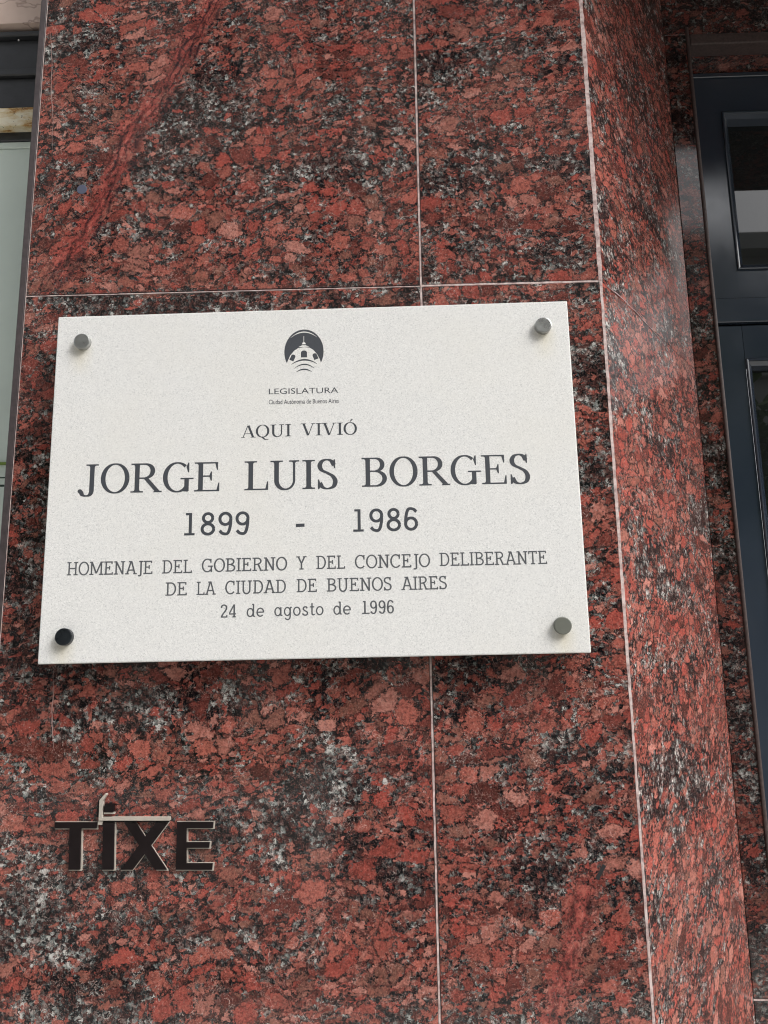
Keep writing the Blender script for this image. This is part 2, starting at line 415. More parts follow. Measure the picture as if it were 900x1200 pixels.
# red shear zones of two slabs, positions on those slabs
czu = ZJ+.475; a = loc2(278, -60, cxl, czu); b = loc2(60, 330, cxl, czu)
m_up = granite('red_granite_with_shear_zone', [(b[0], b[1], a[0], a[1], .020, True)], redness=.0)
cxr = (XJ+XC)/2; czl = ZJ-.56; a = loc2(690, 1040, cxr, czl); b = loc2(640, 1230, cxr, czl)
m_lr = granite('red_granite_with_red_streak', [(b[0], b[1], a[0], a[1], .017, False)], redness=.04)
for i, (z0, z1) in enumerate(rows_):
    slab(wall, (0, 0, 0), X, XL, XJ-HJ, z0+HJ, z1-HJ, m_up if i == 2 else M['granite'])
    slab(wall, (0, 0, 0), X, XJ+HJ, XC-.0016, z0+HJ, z1-HJ, m_lr if i == 1 else M['granite'])
    slab(wall, (XC, 0, 0), RD, .0016, RW-.0008, z0+.0001, z1-.0001, M['honed_painted_light'], t=.015)
    slab(wall, (0, 0, 0), X, XC2+.0016, XR, z0+HJ, z1-HJ, M['granite'])
RD2 = Vector((RD.x, -RD.y, 0))
for i, (z0, z1) in enumerate(rows_):
    slab(wall, (XA2, YA, 0), RD2, .0008, RW-.0016, z0+HJ, z1-HJ, M['granite'], t=.015)
mortar(wall, (XJ, 0, 0), (XJ, 0, ZJ+2), .0022, FN, -.0005, 1)
mortar(wall, (XC-.0002, .0002, 0), (XC-.0002, .0002, ZJ-.50), .0029, FN, .0001, 2)
mortar(wall, (XC-.0004, .0002, ZJ-.50), (XC-.0004, .0002, ZJ), .0036, FN, .0002, 3)
mortar(wall, (XC-.0006, .0002, ZJ), (XC-.0006, .0002, ZJ+2), .0056, FN, .0004, 4)
mortar(wall, (XL, 0, ZJ), (XJ, 0, ZJ-.0004), .0012, FN, -.0007, 5)
mortar(wall, (XJ, 0, ZJ), (XC-.001, 0, ZJ-.0002), .0024, FN, -.0004, 6)
RN = Vector((-RD.y*-1, -RD.x, 0)); RN = Vector((RD.y*-1, RD.x, 0))*-1
# concrete core behind the slabs (a prism so that the splay stays clear)
def prism(name, pts, z0, z1, mat, parent):
    bm = bmesh.new(); lo = [bm.verts.new((x, y, z0)) for x, y in pts]; hi = [bm.verts.new((x, y, z1)) for x, y in pts]
    n = len(pts); bm.faces.new(lo[::-1]); bm.faces.new(hi)
    for i in range(n): bm.faces.new((lo[i], lo[(i+1) % n], hi[(i+1) % n], hi[i]))
    bmesh.ops.recalc_face_normals(bm, faces=bm.faces)
    return obj(name, bm, mat, parent)
k = .0035
prism('wall_core', [(XL+.012, k), (XC-k*.6, k), (XA-k*1.3, YA+.001), (XA-k*1.3, YA+.25), (XL+.012, YA+.25)], 0, ZJ+2, M['concrete'], wall)
prism('wall_core', [(XC2+k, k), (XR-.01, k), (XR-.01, YA+.25), (XA2+k*1.3, YA+.25), (XA2+k*1.3, YA+.001)], 0, ZJ+2, M['concrete'], wall)
# thin dull strip that closes the left end of the cladding
box('edge_strip', XL-.0105, XL-.0012, .001, .05, 0, ZJ+2, M['trim'], wall, .0015)
box('edge_sealant', XL-.0009, XL, .0005, .02, 0, ZJ+2, M['mortar'], wall)
# plugged drill hole and chip
def disc_part(name, px, py, r, mat, y=0.0, thick=.0004, seg=16, Y=0):
    p = at(px, py, Y); bm = bmesh.new()
    bmesh.ops.create_cone(bm, cap_ends=True, segments=seg, radius1=r, radius2=r*.95, depth=thick)
    return obj(name, bm, mat, wall, Matrix.Translation((p.x, y-thick/2, p.z)) @ Matrix.Rotation(math.pi/2, 4, 'X'))
M['plug'] = plain('grey_plug', srgb(74, 78, 96), .5)
disc_part('filled_drill_hole', 96, 222, .0066, M['plug'])
cp = at(704, 1022); bm = boxbm(-.0022, .0022, -.0003, .004, -.0085, .0085, .0004)
obj('stone_chip', bm, M['gap'], wall, Matrix.Translation((cp.x, 0, cp.z)) @ Matrix.Rotation(rad(32), 4, 'Y'))
# hairline cracks, as thin slivers of light filler
def sliver(pts, wd, mat, seed=0, on=at, n_=FN):
    rr = random.Random(seed); bm = bmesh.new(); prev = None
    P3 = [on(*p) for p in pts]; fine = []
    for p, q in zip(P3, P3[1:]):
        for j in range(6): fine.append(p.lerp(q, j/6)+Vector((rr.gauss(0, .0004), 0, rr.gauss(0, .0004))))
    fine.append(P3[-1])
    for i, p in enumerate(fine):
        d = (fine[min(i+1, len(fine)-1)]-fine[max(i-1, 0)]).normalized(); s = d.cross(n_).normalized()
        ww = wd*.5*(.5+rr.random())*math.sin(math.pi*min(1, max(.06, i/(len(fine)-1)*.94+.03)))
        c = [bm.verts.new(p-s*ww+n_*.0003), bm.verts.new(p+n_*.0006), bm.verts.new(p+s*ww+n_*.0003)]
        if prev:
            for k in range(2): bm.faces.new((prev[k], prev[k+1], c[k+1], c[k]))
        prev = c
    bmesh.ops.recalc_face_normals(bm, faces=bm.faces)
    return obj('hairline_crack', bm, mat, wall)
M['filler'] = plain('crack_filler', srgb(140, 112, 106), .8, var=.3, scale=300)
M['smear'] = plain('mortar_smear', srgb(150, 130, 132), .7, var=.4, scale=400)
sliver([(63, 786), (62, 820), (61, 848), (64, 880)], .0012, M['filler'], 3)
sliver([(59, 38), (61, 70), (60, 100), (62, 140), (61, 185)], .0009, M['filler'], 4)
sliver([(708, 332), (735, 355), (760, 382), (782, 408)], .0022, M['smear'], 5, on_reveal, RN)

# ------------------------------------------------------------------ recessed door surround
sur = empty('door_surround', (XA, YA, 0))
tag(sur, 'polished red granite surround with painted-in shade framing the navy door in the recess', 'door frame')
zs = at(885, 1172, YA).z
for (z0, z1) in ((0, zs), (zs, ZD+.0)):
    slab(sur, (0, YA, 0), X, XA+.0005, XD-CH, z0+HJ, z1-HJ, M['granite_painted_shade'])
    slab(sur, (0, YA, 0), X, XD2+CH, XA2-.0005, z0+HJ, z1-HJ, M['granite_painted_shade'])
slab(sur, (0, YA, 0), X, XA+.0005, XA2-.0005, ZD+HJ, ZTOP, M['granite_painted_shade'])
mortar(sur, (XA, YA, zs), (XD-CH, YA, zs), .0022, FN, .0002, 9)
# rounded edge bead of the opening: jambs and head, with the soffit behind
def bead(x0, x1, z0, z1): return boxbm(x0, x1, YA-.003, YDOOR, z0, z1, .0022, seg=2)
obj('edge_bead', bead(XD-CH, XD, 0, ZD+CH*2.6), M['chamfer'], sur)
obj('edge_bead', bead(XD2, XD2+CH, 0, ZD+CH*2.6), M['chamfer'], sur)
obj('edge_bead', boxbm(XD+.0003, XD2-.0003, YA-.003, YA+.028, ZD-.020, ZD, .0022, seg=2), M['chamfer'], sur)
box('lintel_core', XA-.004, XA2+.004, YA+.021, YDOOR+.15, ZD+.001, ZTOP, M['concrete'], sur)
box('soffit_slab', XD+.001, XD2-.001, YA+.0283, YDOOR+.02, ZD-.0192, ZD-.001, M['granite_painted_shade'], sur)
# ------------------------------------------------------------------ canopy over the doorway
can = empty('door_canopy', (XC, 0, ZTOP)); tag(can, 'granite canopy slab roofing the door recess above the frame', 'canopy')
box('canopy_slab', XC-.02, XC2+.02, -.24, YA+.02, ZTOP+.0005, ZTOP+.22, M['granite_painted_shade'], can, .002)

# ------------------------------------------------------------------ door
dr = empty('entrance_door', (XD, YDOOR, 0))
tag(dr, 'dark navy glossy door with glazed transom in the granite recess', 'door')
YG = YDOOR
def dz(py, px=880, Y=YG): return at(px, py, Y).z
def dx(px, py, Y=YG): return at(px, py, Y).x
z_head = ZD-.020
zt0 = dz(378)                                  # bottom of the fixed transom frame
x_s = XD+.0006
xi = dx(845, 135); zi_t = dz(131); zi_b = dz(316)
xj = XD2-.0006
def framebm(x0, x1, z0, z1, xa, xb, za, zb, y0, y1, bev):
    """a frame of four butted rails: outer x0..x1, z0..z1, opening xa..xb, za..zb"""
    return [('stile', (x0, xa, y0, y1, z0, z1)), ('stile', (xb, x1, y0, y1, z0, z1)), ('rail', (xa+.0003, xb-.0003, y0, y1, zb, z1)), ('rail', (xa+.0003, xb-.0003, y0, y1, z0, za))]
tr = box('transom_frame', x_s, xi, YG, YG+.05, dz(349), z_head-.0005, M['door_paint'], dr)
xin = xj-(xi-x_s)
box('transom_frame', xin, xj, YG, YG+.05, dz(349), z_head-.0005, M['door_paint'], dr)
box('transom_frame', xi-.0002, xin+.0002, YG+.0004, YG+.05, zi_t, z_head-.0005, M['door_paint'], dr)
box('transom_frame', xi-.0002, xin+.0002, YG+.0004, YG+.05, dz(349), zi_b, M['door_paint'], dr)
box('frame_lip', x_s, xj, YG-.004, YG-.0003, z_head-.010, z_head-.001, M['door_paint'], dr, .001)
def moulding(x0, x1, z0, z1, wd, depth, parent, y):
    """mitred sloping moulding round an opening, from proud outer bead to sunk inner edge"""
    bm = bmesh.new()
    prof = [(0, 0), (0, -.0035), (.0015, -.0045), (.0035, -.004), (.0048, -.0005), (wd*.8, .004), (wd, depth)]
    rings = []
    for (o, dy) in prof:
        rings.append([bm.verts.new((x, y+dy, z)) for x, z in ((x0+o, z0+o), (x1-o, z0+o), (x1-o, z1-o), (x0+o, z1-o))])
    for a, b in zip(rings, rings[1:]):
        for k in range(4): bm.faces.new((a[k], a[(k+1) % 4], b[(k+1) % 4], b[k]))
    bmesh.ops.recalc_face_normals(bm, faces=bm.faces)
    o = obj('moulding', bm, M['door_paint'], parent)
    return o
W1 = .014
moulding(xi, xin, zi_b, zi_t, W1, .022, dr, YG)
box('transom_pane', xi+W1-.002, xin-W1+.002, YG+.021, YG+.026, zi_b+W1-.002, zi_t-W1+.002, M['glass'], dr)
box('meeting_rail', x_s, xj, YG-.004, YG+.05, zt0, dz(349)-.0008, M['door_paint'], dr, .0012)
box('door_gap', x_s, xj, YG+.015, YG+.05, zt0-.006, zt0-.0004, M['gap'], dr)
# the leaf
ztl = zt0-.0045; leaf = empty('door_leaf', (XD, YG, 0)); leaf.parent = dr; leaf.location = (0, 0, 0)
LM = dr
xl = dx(874, 422); zl_t = dz(420); zl_b = .12
box('leaf_stile', x_s+.002, xl, YG+.002, YG+.05, .01, ztl, M['door_paint'], dr, .0008)
box('leaf_stile', xj-(xl-x_s), xj-.002, YG+.002, YG+.05, .01, ztl, M['door_paint'], dr, .0008)
xlr = xj-(xl-x_s)
box('leaf_rail', xl+.0003, xlr-.0003, YG+.0024, YG+.05, zl_t, ztl, M['door_paint'], dr)
box('leaf_rail', xl+.0003, xlr-.0003, YG+.0024, YG+.05, .01, zl_b, M['door_paint'], dr)
moulding(xl, xlr, zl_b, zl_t, W1, .022, dr, YG+.002)
box('door_pane', xl+W1-.002, xlr-W1+.002, YG+.023, YG+.028, zl_b+W1-.002, zl_t-W1+.002, M['glass'], dr)
bpy.data.objects.remove(leaf)
box('door_step', XD, XD2, YA+.0, YDOOR+.1, .0, .0095, M['granite_painted_shade'], dr)

# ------------------------------------------------------------------ neighbour window at the left
YW = .10
nb = empty('neighbour_window', (XL-.8, YW, 0))
tag(nb, 'black metal window with rusty cream ledge and pale green panel left of the granite', 'window')
def wz(py, Y=YW): return at(25, py, Y).z
XW = XL-.012; XW0 = XL-1.3
box('stucco_lintel', XW0, XW+.011, YW-.01, YW+.2, wz(27, YW-.01), ZJ+2, M['stucco'], nb)
z = [wz(v) for v in (27.5, 38, 44, 82, 90, 125)]
box('window_head', XW0, XW+.010, YW+.006, YW+.1, z[1], z[0]+.02, M['black_metal'], nb, .001)
box('window_head', XW0, XW+.010, YW-.004, YW+.1, z[2], z[1]-.0004, M['black_metal'], nb, .0015)
box('cover_plate', XW0, XW+.010, YW+.004, YW+.1, z[3], z[2]-.0008, M['black_metal'], nb, .001)
box('window_head', XW0, XW+.010, YW-.004, YW+.1, z[4], z[3]-.0004, M['black_metal'], nb, .0015)
box('cover_plate', XW0, XW+.010, YW+.002, YW+.1, z[5], z[4]-.0008, M['black_metal'], nb, .001)
for (px, py) in ((21.5, 46.5), (31.5, 86.5)):
    p = at(px, py, YW-.003); bm = bmesh.new(); bmesh.ops.create_uvsphere(bm, u_segments=10, v_segments=6, radius=.0014)
    obj('rivet', bm, M['plaque'], nb, Matrix.Translation((p.x, YW-.002, p.z)))
box('rusty_ledge', XW0, XW+.010, YW-.012, YW+.1, wz(147, YW-.012), wz(125.5, YW-.012), M['rust'], nb, .001)
box('window_head', XW0, XW+.010, YW+.002, YW+.1, wz(163.5), wz(147)-.0005, M['black_metal'], nb, .001)
box('top_bead', XW0, XW+.010, YW+.004, YW+.1, wz(171), wz(163.7), M['green_panel'], nb, .001)
ga, gb, gc = wz(540), wz(557), wz(566)
box('green_panel', XW0, XW+.010, YW+.006, YW+.1, ga, wz(171)-.0008, M['green_panel'], nb)
box('green_rib', XW0, XW+.010, YW+.003, YW+.1, ga-.0035, ga-.0003, M['green_line'], nb)
box('green_panel', XW0, XW+.010, YW+.006, YW+.1, gb, ga-.0037, M['green_panel'], nb)
box('green_rib', XW0, XW+.010, YW+.007, YW+.1, gb-.002, gb-.0002, M['green_dark'], nb)
box('green_panel', XW0, XW+.010, YW+.006, YW+.1, gc, gb-.0022, M['green_panel'], nb)
box('green_rib', XW0, XW+.010, YW+.007, YW+.1, gc-.003, gc-.0002, M['green_dark'], nb)
box('green_panel', XW0, XW+.010, YW+.006, YW+.1, .6, gc-.0032, M['green_panel'], nb)
box('stucco_base', XW0, XW+.011, YW-.01, YW+.2, 0, .598, M['stucco'], nb)

# ------------------------------------------------------------------ lettering engine
class Font:
    def __init__(s, st, th, sf, sl, wf, serif=True, tri=0.0, gap=.06, ball=False): s.__dict__.update(locals())
SERIF = Font(.150, .050, .048, .125, 1.0, True, .13, .045)
SLAB = Font(.110, .096, .088, .10, .84, True, .10, .03)
NUM = Font(.142, .125, .10, .14, 1.15, True, .0, .14)

class G:
    """collects the strokes of one glyph; unit = cap height"""
    def __init__(s, F): s.F = F; s.q = []; s.pen = False
    def line(s, x0, y0, x1, y1, w):
        k = s.F.wf; s._strip([(x0*k, y0), (x1*k, y1)], [w, w])
    def _strip(s, pts, ws):
        L = []; R = []
        for i, (x, y) in enumerate(pts):
            a = pts[max(0, i-1)]; b = pts[min(len(pts)-1, i+1)]
            dx, dy = b[0]-a[0], b[1]-a[1]; l = math.hypot(dx, dy) or 1
            nx, ny = -dy/l*ws[i]/2, dx/l*ws[i]/2
            L.append((x+nx, y+ny)); R.append((x-nx, y-ny))
        s.q.append([(L[i], R[i], R[i+1], L[i+1]) for i in range(len(pts)-1)])
    def poly(s, pts): s.q.append([tuple((x, y) for x, y in pts)])
    def pwidth(s, dx, dy):
        l = math.hypot(dx, dy) or 1; t = abs(dy)/l
        return s.F.th+(s.F.st-s.F.th)*t**1.3
    def path(s, pts, scale=1.0):
        """smooth stroke through points (Catmull-Rom), width by pen direction"""
        k = s.F.wf; P = [(x*k, y) for x, y in pts]; P = [(2*P[0][0]-P[1][0], 2*P[0][1]-P[1][1])]+P+[(2*P[-1][0]-P[-2][0], 2*P[-1][1]-P[-2][1])]
        out = []
        for i in range(1, len(P)-2):
            p0, p1, p2, p3 = P[i-1:i+3]
            for j in range(8):
                t = j/8
                out.append(tuple(.5*((2*p1[c])+(-p0[c]+p2[c])*t+(2*p0[c]-5*p1[c]+4*p2[c]-p3[c])*t*t+(-p0[c]+3*p1[c]-3*p2[c]+p3[c])*t**3) for c in (0, 1)))
        out.append(P[-2])
        ws = [s.pwidth(out[min(i+1, len(out)-1)][0]-out[max(i-1, 0)][0], out[min(i+1, len(out)-1)][1]-out[max(i-1, 0)][1])*scale for i in range(len(out))]
        s._strip(out, ws)
    def arc(s, cx, cy, rx, ry, a0, a1, n=28):
        """elliptic stroke; rx, ry are the OUTER radii"""
        k = s.F.wf; F = s.F; pts = []; ws = []
        for i in range(n+1):
            a = rad(a0+(a1-a0)*i/n); c, q = math.cos(a), math.sin(a)
            pts.append((cx*k+(rx*k-F.st/2)*c, cy+(ry-F.th/2)*q))
            t = abs(c); ws.append(F.th+(F.st-F.th)*t**1.3)
        s._strip(pts, ws)
    def stem(s, x, y0=0.0, y1=1.0, lo=True, hi=True, w=None, slo=None, shi=None):
        F = s.F; w = w or F.st
        s.line(x, y0+.005, x, y1-.005, w)
        for on, y, sg, e in ((lo, y0, 1, slo), (hi, y1, -1, shi)):
            if on and F.serif:
                l, r = e if e else (1, 1); k = F.wf
                xa, xb = x*k-w/2-F.sl*l, x*k+w/2+F.sl*r
                s.poly([(xa, y), (xb, y), (xb, y+sg*F.sf), (xa, y+sg*F.sf)])
                if F.tri > .11:   # bracketed serif
                    b = .05
                    if l: s.poly([(x*k-w/2, y+sg*F.sf), (x*k-w/2-b, y+sg*F.sf), (x*k-w/2-b*.3, y+sg*(F.sf+b*.35)), (x*k-w/2, y+sg*(F.sf+b*1.1))])
                    if r: s.poly([(x*k+w/2, y+sg*F.sf), (x*k+w/2+b, y+sg*F.sf), (x*k+w/2+b*.3, y+sg*(F.sf+b*.35)), (x*k+w/2, y+sg*(F.sf+b*1.1))])
    def arm(s, x0, x1, y, up, ser=1.0):
        """horizontal arm ending in a vertical serif; up = +1 serif rises, -1 hangs, 0 both"""
        F = s.F; k = F.wf; h = F.th/2
        s.line(x0, y, x1, y, F.th)
        xe = x1*k; t = F.tri*1.7*ser
        if F.tri > .11:
            for sg in ((1,) if up > 0 else (-1,) if up < 0 else (1, -1)):
                tt = t if up else t*.75
                s.poly([(xe-.10, y-sg*h*.9), (xe, y-sg*h*.9), (xe, y+sg*(h+tt)), (xe-.035, y+sg*(h+tt))])
        else:
            for sg in ((1,) if up > 0 else (-1,) if up < 0 else (1, -1)):
                s.poly([(xe-F.sf, y-sg*h), (xe, y-sg*h), (xe, y+sg*(h+F.tri)), (xe-F.sf, y+sg*(h+F.tri))])

def glyph(ch, F):
    g = G(F); st, th = F.st, F.th; ht = th/2; big = F.tri > .11; mono = F.tri == .10
    def S(w0, x): return x
    if ch == 'I': g.stem(.2); w = .40
    elif ch == 'J':
        if big:
            g.stem(.42, .16, 1, lo=False); k = .42
            g.path([(.42, .2), (.415, .05), (.36, -.05), (.25, -.085), (.14, -.05), (.09, .04)]); 
            g.poly([(.05+.075*math.cos(rad(a)), .08+.07*math.sin(rad(a))) for a in range(0, 360, 30)]); g.poly([(.03, .02), (.12, .0), (.16, .06), (.1, .12)])
            w = .66
        else:
            g.stem(.34, .0, 1, lo=False); g.path([(.34, .05), (.33, -.06), (.24, -.12), (.10, -.10)]); w = .50
    elif ch == 'L': g.stem(.2, slo=(1, 0)); g.arm(.2, .76, ht, 1, 1.1); w = .78
    elif ch == 'E':
        g.stem(.2, slo=(1, 0), shi=(1, 0)); g.arm(.2, .75, 1-ht, -1); g.arm(.2, .56, .52, 0, .8); g.arm(.2, .80, ht, 1, 1.1); w = .84
    elif ch == 'O': g.arc(.46, .5, .46, .52, 0, 360, 56); w = .92
    elif ch == 'Q': g.arc(.46, .5, .46, .52, 0, 360, 56); g.path([(.40, .04), (.52, -.08), (.66, -.20), (.86, -.18)], .9); w = .94
    elif ch == 'C':
        g.arc(.46, .5, .46, .52, 42, 318, 44)
        if big: g.arm(.70, .80, .90, -1)
        else: g.poly([((.80)*F.wf-.09, .66), (.80*F.wf, .66), (.80*F.wf, 1.0), (.80*F.wf-.09, 1.0)])
        w = .88
    elif ch == 'G':
        g.arc(.46, .5, .46, .52, 48, 318, 44)
        k = F.wf
        if big:
            g.poly([(.80, .66), (.835, .66), (.835, 1.0), (.80, 1.0), (.745, .86)]); g.line(.76, .02, .76, .44, st*.95)
            g.line(.56, .45, .98, .45, F.sf); g.poly([(.685, .05), (.60, .02), (.80, .0), (.835, .14)])
        else:
            g.poly([(.80*k-.09, .70), (.80*k, .70), (.80*k, 1.0), (.80*k-.09, 1.0)]); g.line(.80, .0, .80, .46, st); g.line(.50, .44, .92, .44, th)
        w = .96
    elif ch in 'RBPD':
        k = F.wf
        g.stem(.2, slo=((1, 1) if ch == 'R' else (1, 0)), shi=(1, 0))
        if ch == 'D':
            g.line(.2, 1-ht, .45, 1-ht, th); g.line(.2, ht, .45, ht, th); g.arc(.44, .5, .44, .5, -90, 90); w = .92
        elif ch == 'B':
            g.line(.2, 1-ht, .45, 1-ht, th); g.line(.2, .53, .45, .53, th); g.line(.2, ht, .45, ht, th)
            g.arc(.44, .755, .31, .245+.0, -90, 90); g.arc(.44, .275, .38, .277, -90, 90); w = .86
        else:
            g.line(.2, 1-ht, .45, 1-ht, th); g.line(.2, .49, .45, .49, th); g.arc(.44, .735, .33, .266, -90, 90)
            if ch == 'R':
                if big: g.poly([(.40, .49), (.55, .50), (.93, .05), (.76, .05)]); g.poly([(.72, 0), (1.0, 0), (1.0, F.sf), (.75, F.sf)]); w = .98
                else: g.line(.50, .48, .72, .02, st); g.poly([(.62*k, 0), (.92*k, 0), (.92*k, F.sf), (.62*k, F.sf)]); w = .90
    elif ch == 'U':
        tr_ = th*1.5 if big else st
        g.stem(.2, .3, 1, lo=False); g.stem(.76, .3, 1, lo=False, w=tr_)
        k = F.wf; pts = []; ws = []
        for i in range(25):
            a = math.pi+math.pi*i/24; pts.append((.48*k+.28*k*math.cos(a), .32+.315*math.sin(a)))
            t = abs(math.cos(a)); e = st if i < 12 else tr_; ws.append(th*1.15+(e-th*1.15)*t)
        g._strip(pts, ws); w = .98
    elif ch in 'VYA':
        k = F.wf; tn = th*1.15 if big else st
        if ch == 'V':
            g.line(.16, .98, .47, .02, st); g.line(.80, .98, .49, .02, tn); w = .96
            for x, ww in ((.14, st), (.82, tn)): g.poly([(x*k-ww/2-F.sl*.8, 1), (x*k+ww/2+F.sl*.8, 1), (x*k+ww/2+F.sl*.8, 1-F.sf), (x*k-ww/2-F.sl*.8, 1-F.sf)])
        elif ch == 'A':
            g.line(.14, .02, .46, .99, tn); g.line(.82, .02, .50, .99, st); g.line(.24, .32, .72, .32, th); w = .96
            for x, ww in ((.13, tn), (.83, st)): g.poly([(x*k-ww/2-F.sl*.8, 0), (x*k+ww/2+F.sl*.8, 0), (x*k+ww/2+F.sl*.8, F.sf), (x*k-ww/2-F.sl*.8, F.sf)])
            if not big: g.poly([(.26*k, 1), (.56*k, 1), (.56*k, 1-F.sf), (.26*k, 1-F.sf)])
        else:
            g.line(.12, .98, .40, .46, st); g.line(.68, .98, .40, .46, st); g.stem(.40, 0, .5, hi=False); w = .80
            for x in (.11, .69): g.poly([(x*k-st/2-F.sl*.7, 1), (x*k+st/2+F.sl*.7, 1), (x*k+st/2+F.sl*.7, 1-F.sf), (x*k-st/2-F.sl*.7, 1-F.sf)])
    elif ch == 'H': g.stem(.2); g.stem(.78); g.line(.2, .51, .78, .51, th); w = .98
    elif ch == 'N': g.stem(.2, shi=(1, 0)); g.stem(.78, lo=False); g.line(.2, .96, .77, .04, st*1.05); w = .98
    elif ch == 'M': g.stem(.18, shi=(1, 0)); g.stem(1.02, shi=(0, 1)); g.line(.20, .97, .60, .12, st); g.line(1.0, .97, .60, .12, st); w = 1.20
    elif ch == 'T':
        g.stem(.40, hi=False); g.line(.02, 1-ht, .78, 1-ht, th); k = F.wf
        for x in (.02*k, .78*k-F.sf): g.poly([(x, 1), (x+F.sf, 1), (x+F.sf, .78), (x, .78)])
        w = .80
    elif ch == 'S':
        k = F.wf
        if big:
            g.path([(.56, .80), (.48, .94), (.35, .995), (.19, .95), (.11, .80), (.17, .64), (.36, .53), (.52, .42), (.60, .25), (.54, .07), (.36, -.0), (.20, .05), (.11, .2)])
            g.poly([(.555, 1.0), (.60, 1.0), (.60, .70), (.565, .70), (.52, .86)]); g.poly([(.045, -.01), (.09, -.01), (.15, .10), (.085, .32), (.045, .32)]); w = .70
        else:
            g.path([(.58, .80), (.50, .93), (.34, .955), (.16, .90), (.10, .76), (.17, .62), (.36, .53), (.55, .44), (.63, .27), (.55, .10), (.36, .04), (.18, .08), (.10, .20)])
            for x, y in ((.62*k-.08, .74), (.05*k, 0)): g.poly([(x, y), (x+.085, y), (x+.085, y+.26), (x, y+.26)])
            w = .72
    elif ch == 'ac': pass
    elif ch == '1':
        g.line(.24, .02, .24, 1, st); g.poly([(.24-.18, 1), (.24, 1), (.24, .9), (.24-.18, .9)]); g.poly([(.0, 0), (.48, 0), (.48, F.sf), (.0, F.sf)]); w = .53
    elif ch == '8': g.arc(.29, .755, .245, .26, 0, 360, 36); g.arc(.29, .265, .29, .29, 0, 360, 40); w = .58
    elif ch == '9': g.arc(.28, .70, .28, .315, 0, 360, 40); g.path([(.56-st/2, .70), (.555-st/2, .45), (.50-st/2, .16), (.34, .035), (.17, .06), (.06, .18)]); w = .56
    elif ch == '6': g.arc(.28, .30, .28, .315, 0, 360, 40); g.path([(st/2, .30), (.005+st/2, .55), (.06+st/2, .84), (.22, .965), (.39, .94), (.50, .82)]); w = .56
    elif ch == '2': g.path([(.06, .74), (.10, .90), (.27, .965), (.45, .88), (.48, .70), (.38, .50), (.20, .28), (.06, .05)]); g.line(.02, .05, .55, .05, th); g.line(.52, .0, .52, .2, .08); w = .56
    elif ch == '4': g.line(.44, .02, .44, 1, st); g.line(.42, .98, .04, .30, st*.85); g.line(.02, .27, .60, .27, th); g.line(.30, .05, .58, .05, th); w = .62
    elif ch in 'deagost':
        r = .345
        if ch == 'd': g.arc(.36, r, .34, r+.01, 0, 360, 40); g.line(.66, .03, .66, 1, st); g.line(.52, .96, .66, .96, F.sf); g.line(.66, .05, .82, .05, F.sf); w = .80
        elif ch == 'a': g.arc(.36, r, .34, r+.01, 0, 360, 40); g.line(.66, .03, .66, .69, st); g.line(.66, .05, .82, .05, F.sf); w = .80
        elif ch == 'o': g.arc(.38, r, .37, r+.01, 0, 360, 40); w = .76
        elif ch == 'e': g.arc(.38, r, .37, r+.01, 0, 318, 40); g.line(.06, .35, .70, .35, th); w = .76
        elif ch == 'g': g.arc(.36, r, .34, r+.01, 0, 360, 40); g.path([(.64, .6), (.64, .2), (.62, -.12), (.46, -.27), (.28, -.25), (.14, -.16)]); g.line(.60, .65, .80, .65, F.sf); w = .78
        elif ch == 's':
            g.path([(.50, .54), (.42, .65), (.28, .66), (.14, .60), (.14, .47), (.28, .37), (.44, .30), (.53, .20), (.46, .06), (.28, .03), (.12, .08), (.06, .17)]); w = .60
        elif ch == 't': g.path([(.24, .94), (.24, .4), (.25, .12), (.36, .04), (.50, .08)]); g.line(.04, .65, .46, .65, F.sf); w = .48
    elif ch == '-': g.line(0, .46, .40, .46, th*1.15); w = .40
    elif ch == 'X': g.line(.1, .02, .7, .98, st); g.line(.7, .02, .1, .98, st); w = .8
    return g.q, w*F.wf

TEXT_Y = PY-.00006
def word_quads(text, F, u0, u1, v0, v1, cap):
    """place text between plaque points (u0,v0) and (u1,v1)"""
    x = 0; items = []
    for ch in text:
        acute = ch == 'Ó'
        q, wd = glyph('O' if acute else ch, F)
        if acute: q = q+[[((.42, 1.07), (.49, 1.07), (.66, 1.27), (.54, 1.27))]]
        items.append((x, q, wd)); x += wd+F.gap
    total = x-F.gap; out = []
    for (x0, q, wd) in items:
        for strip in q:
            out.append([[(u0+(u1-u0)*(x0+a)/total, v0+(v1-v0)*(x0+a)/total+b*cap) for a, b in quad] for quad in strip])
    return out
def text_object(words, F, mat, parent):
    """every word is a part of its own"""
    for (text, pl, pr, yl, yr, cappx) in words:
        bm = bmesh.new(); k = 0
        u0, v0 = plq(pl, yl); u1, v1 = plq(pr, yr); cap = plq(pl, yl-cappx)[1]-v0
        for strip in word_quads(text, F, u0, u1, v0, v1, cap):
            k += 1
            y = TEXT_Y-(k % 23)*.000004
            for quad in strip:
                vs = [bm.verts.new((u, y, v)) for u, v in quad]; f = bm.faces.new(vs)
                f.normal_update()
                if f.normal.y > 0: f.normal_flip()
        bmesh.ops.remove_doubles(bm, verts=bm.verts, dist=.000001)
        obj('engraved_dash' if text == '-' else 'engraved_word', bm, mat, parent, PMW)

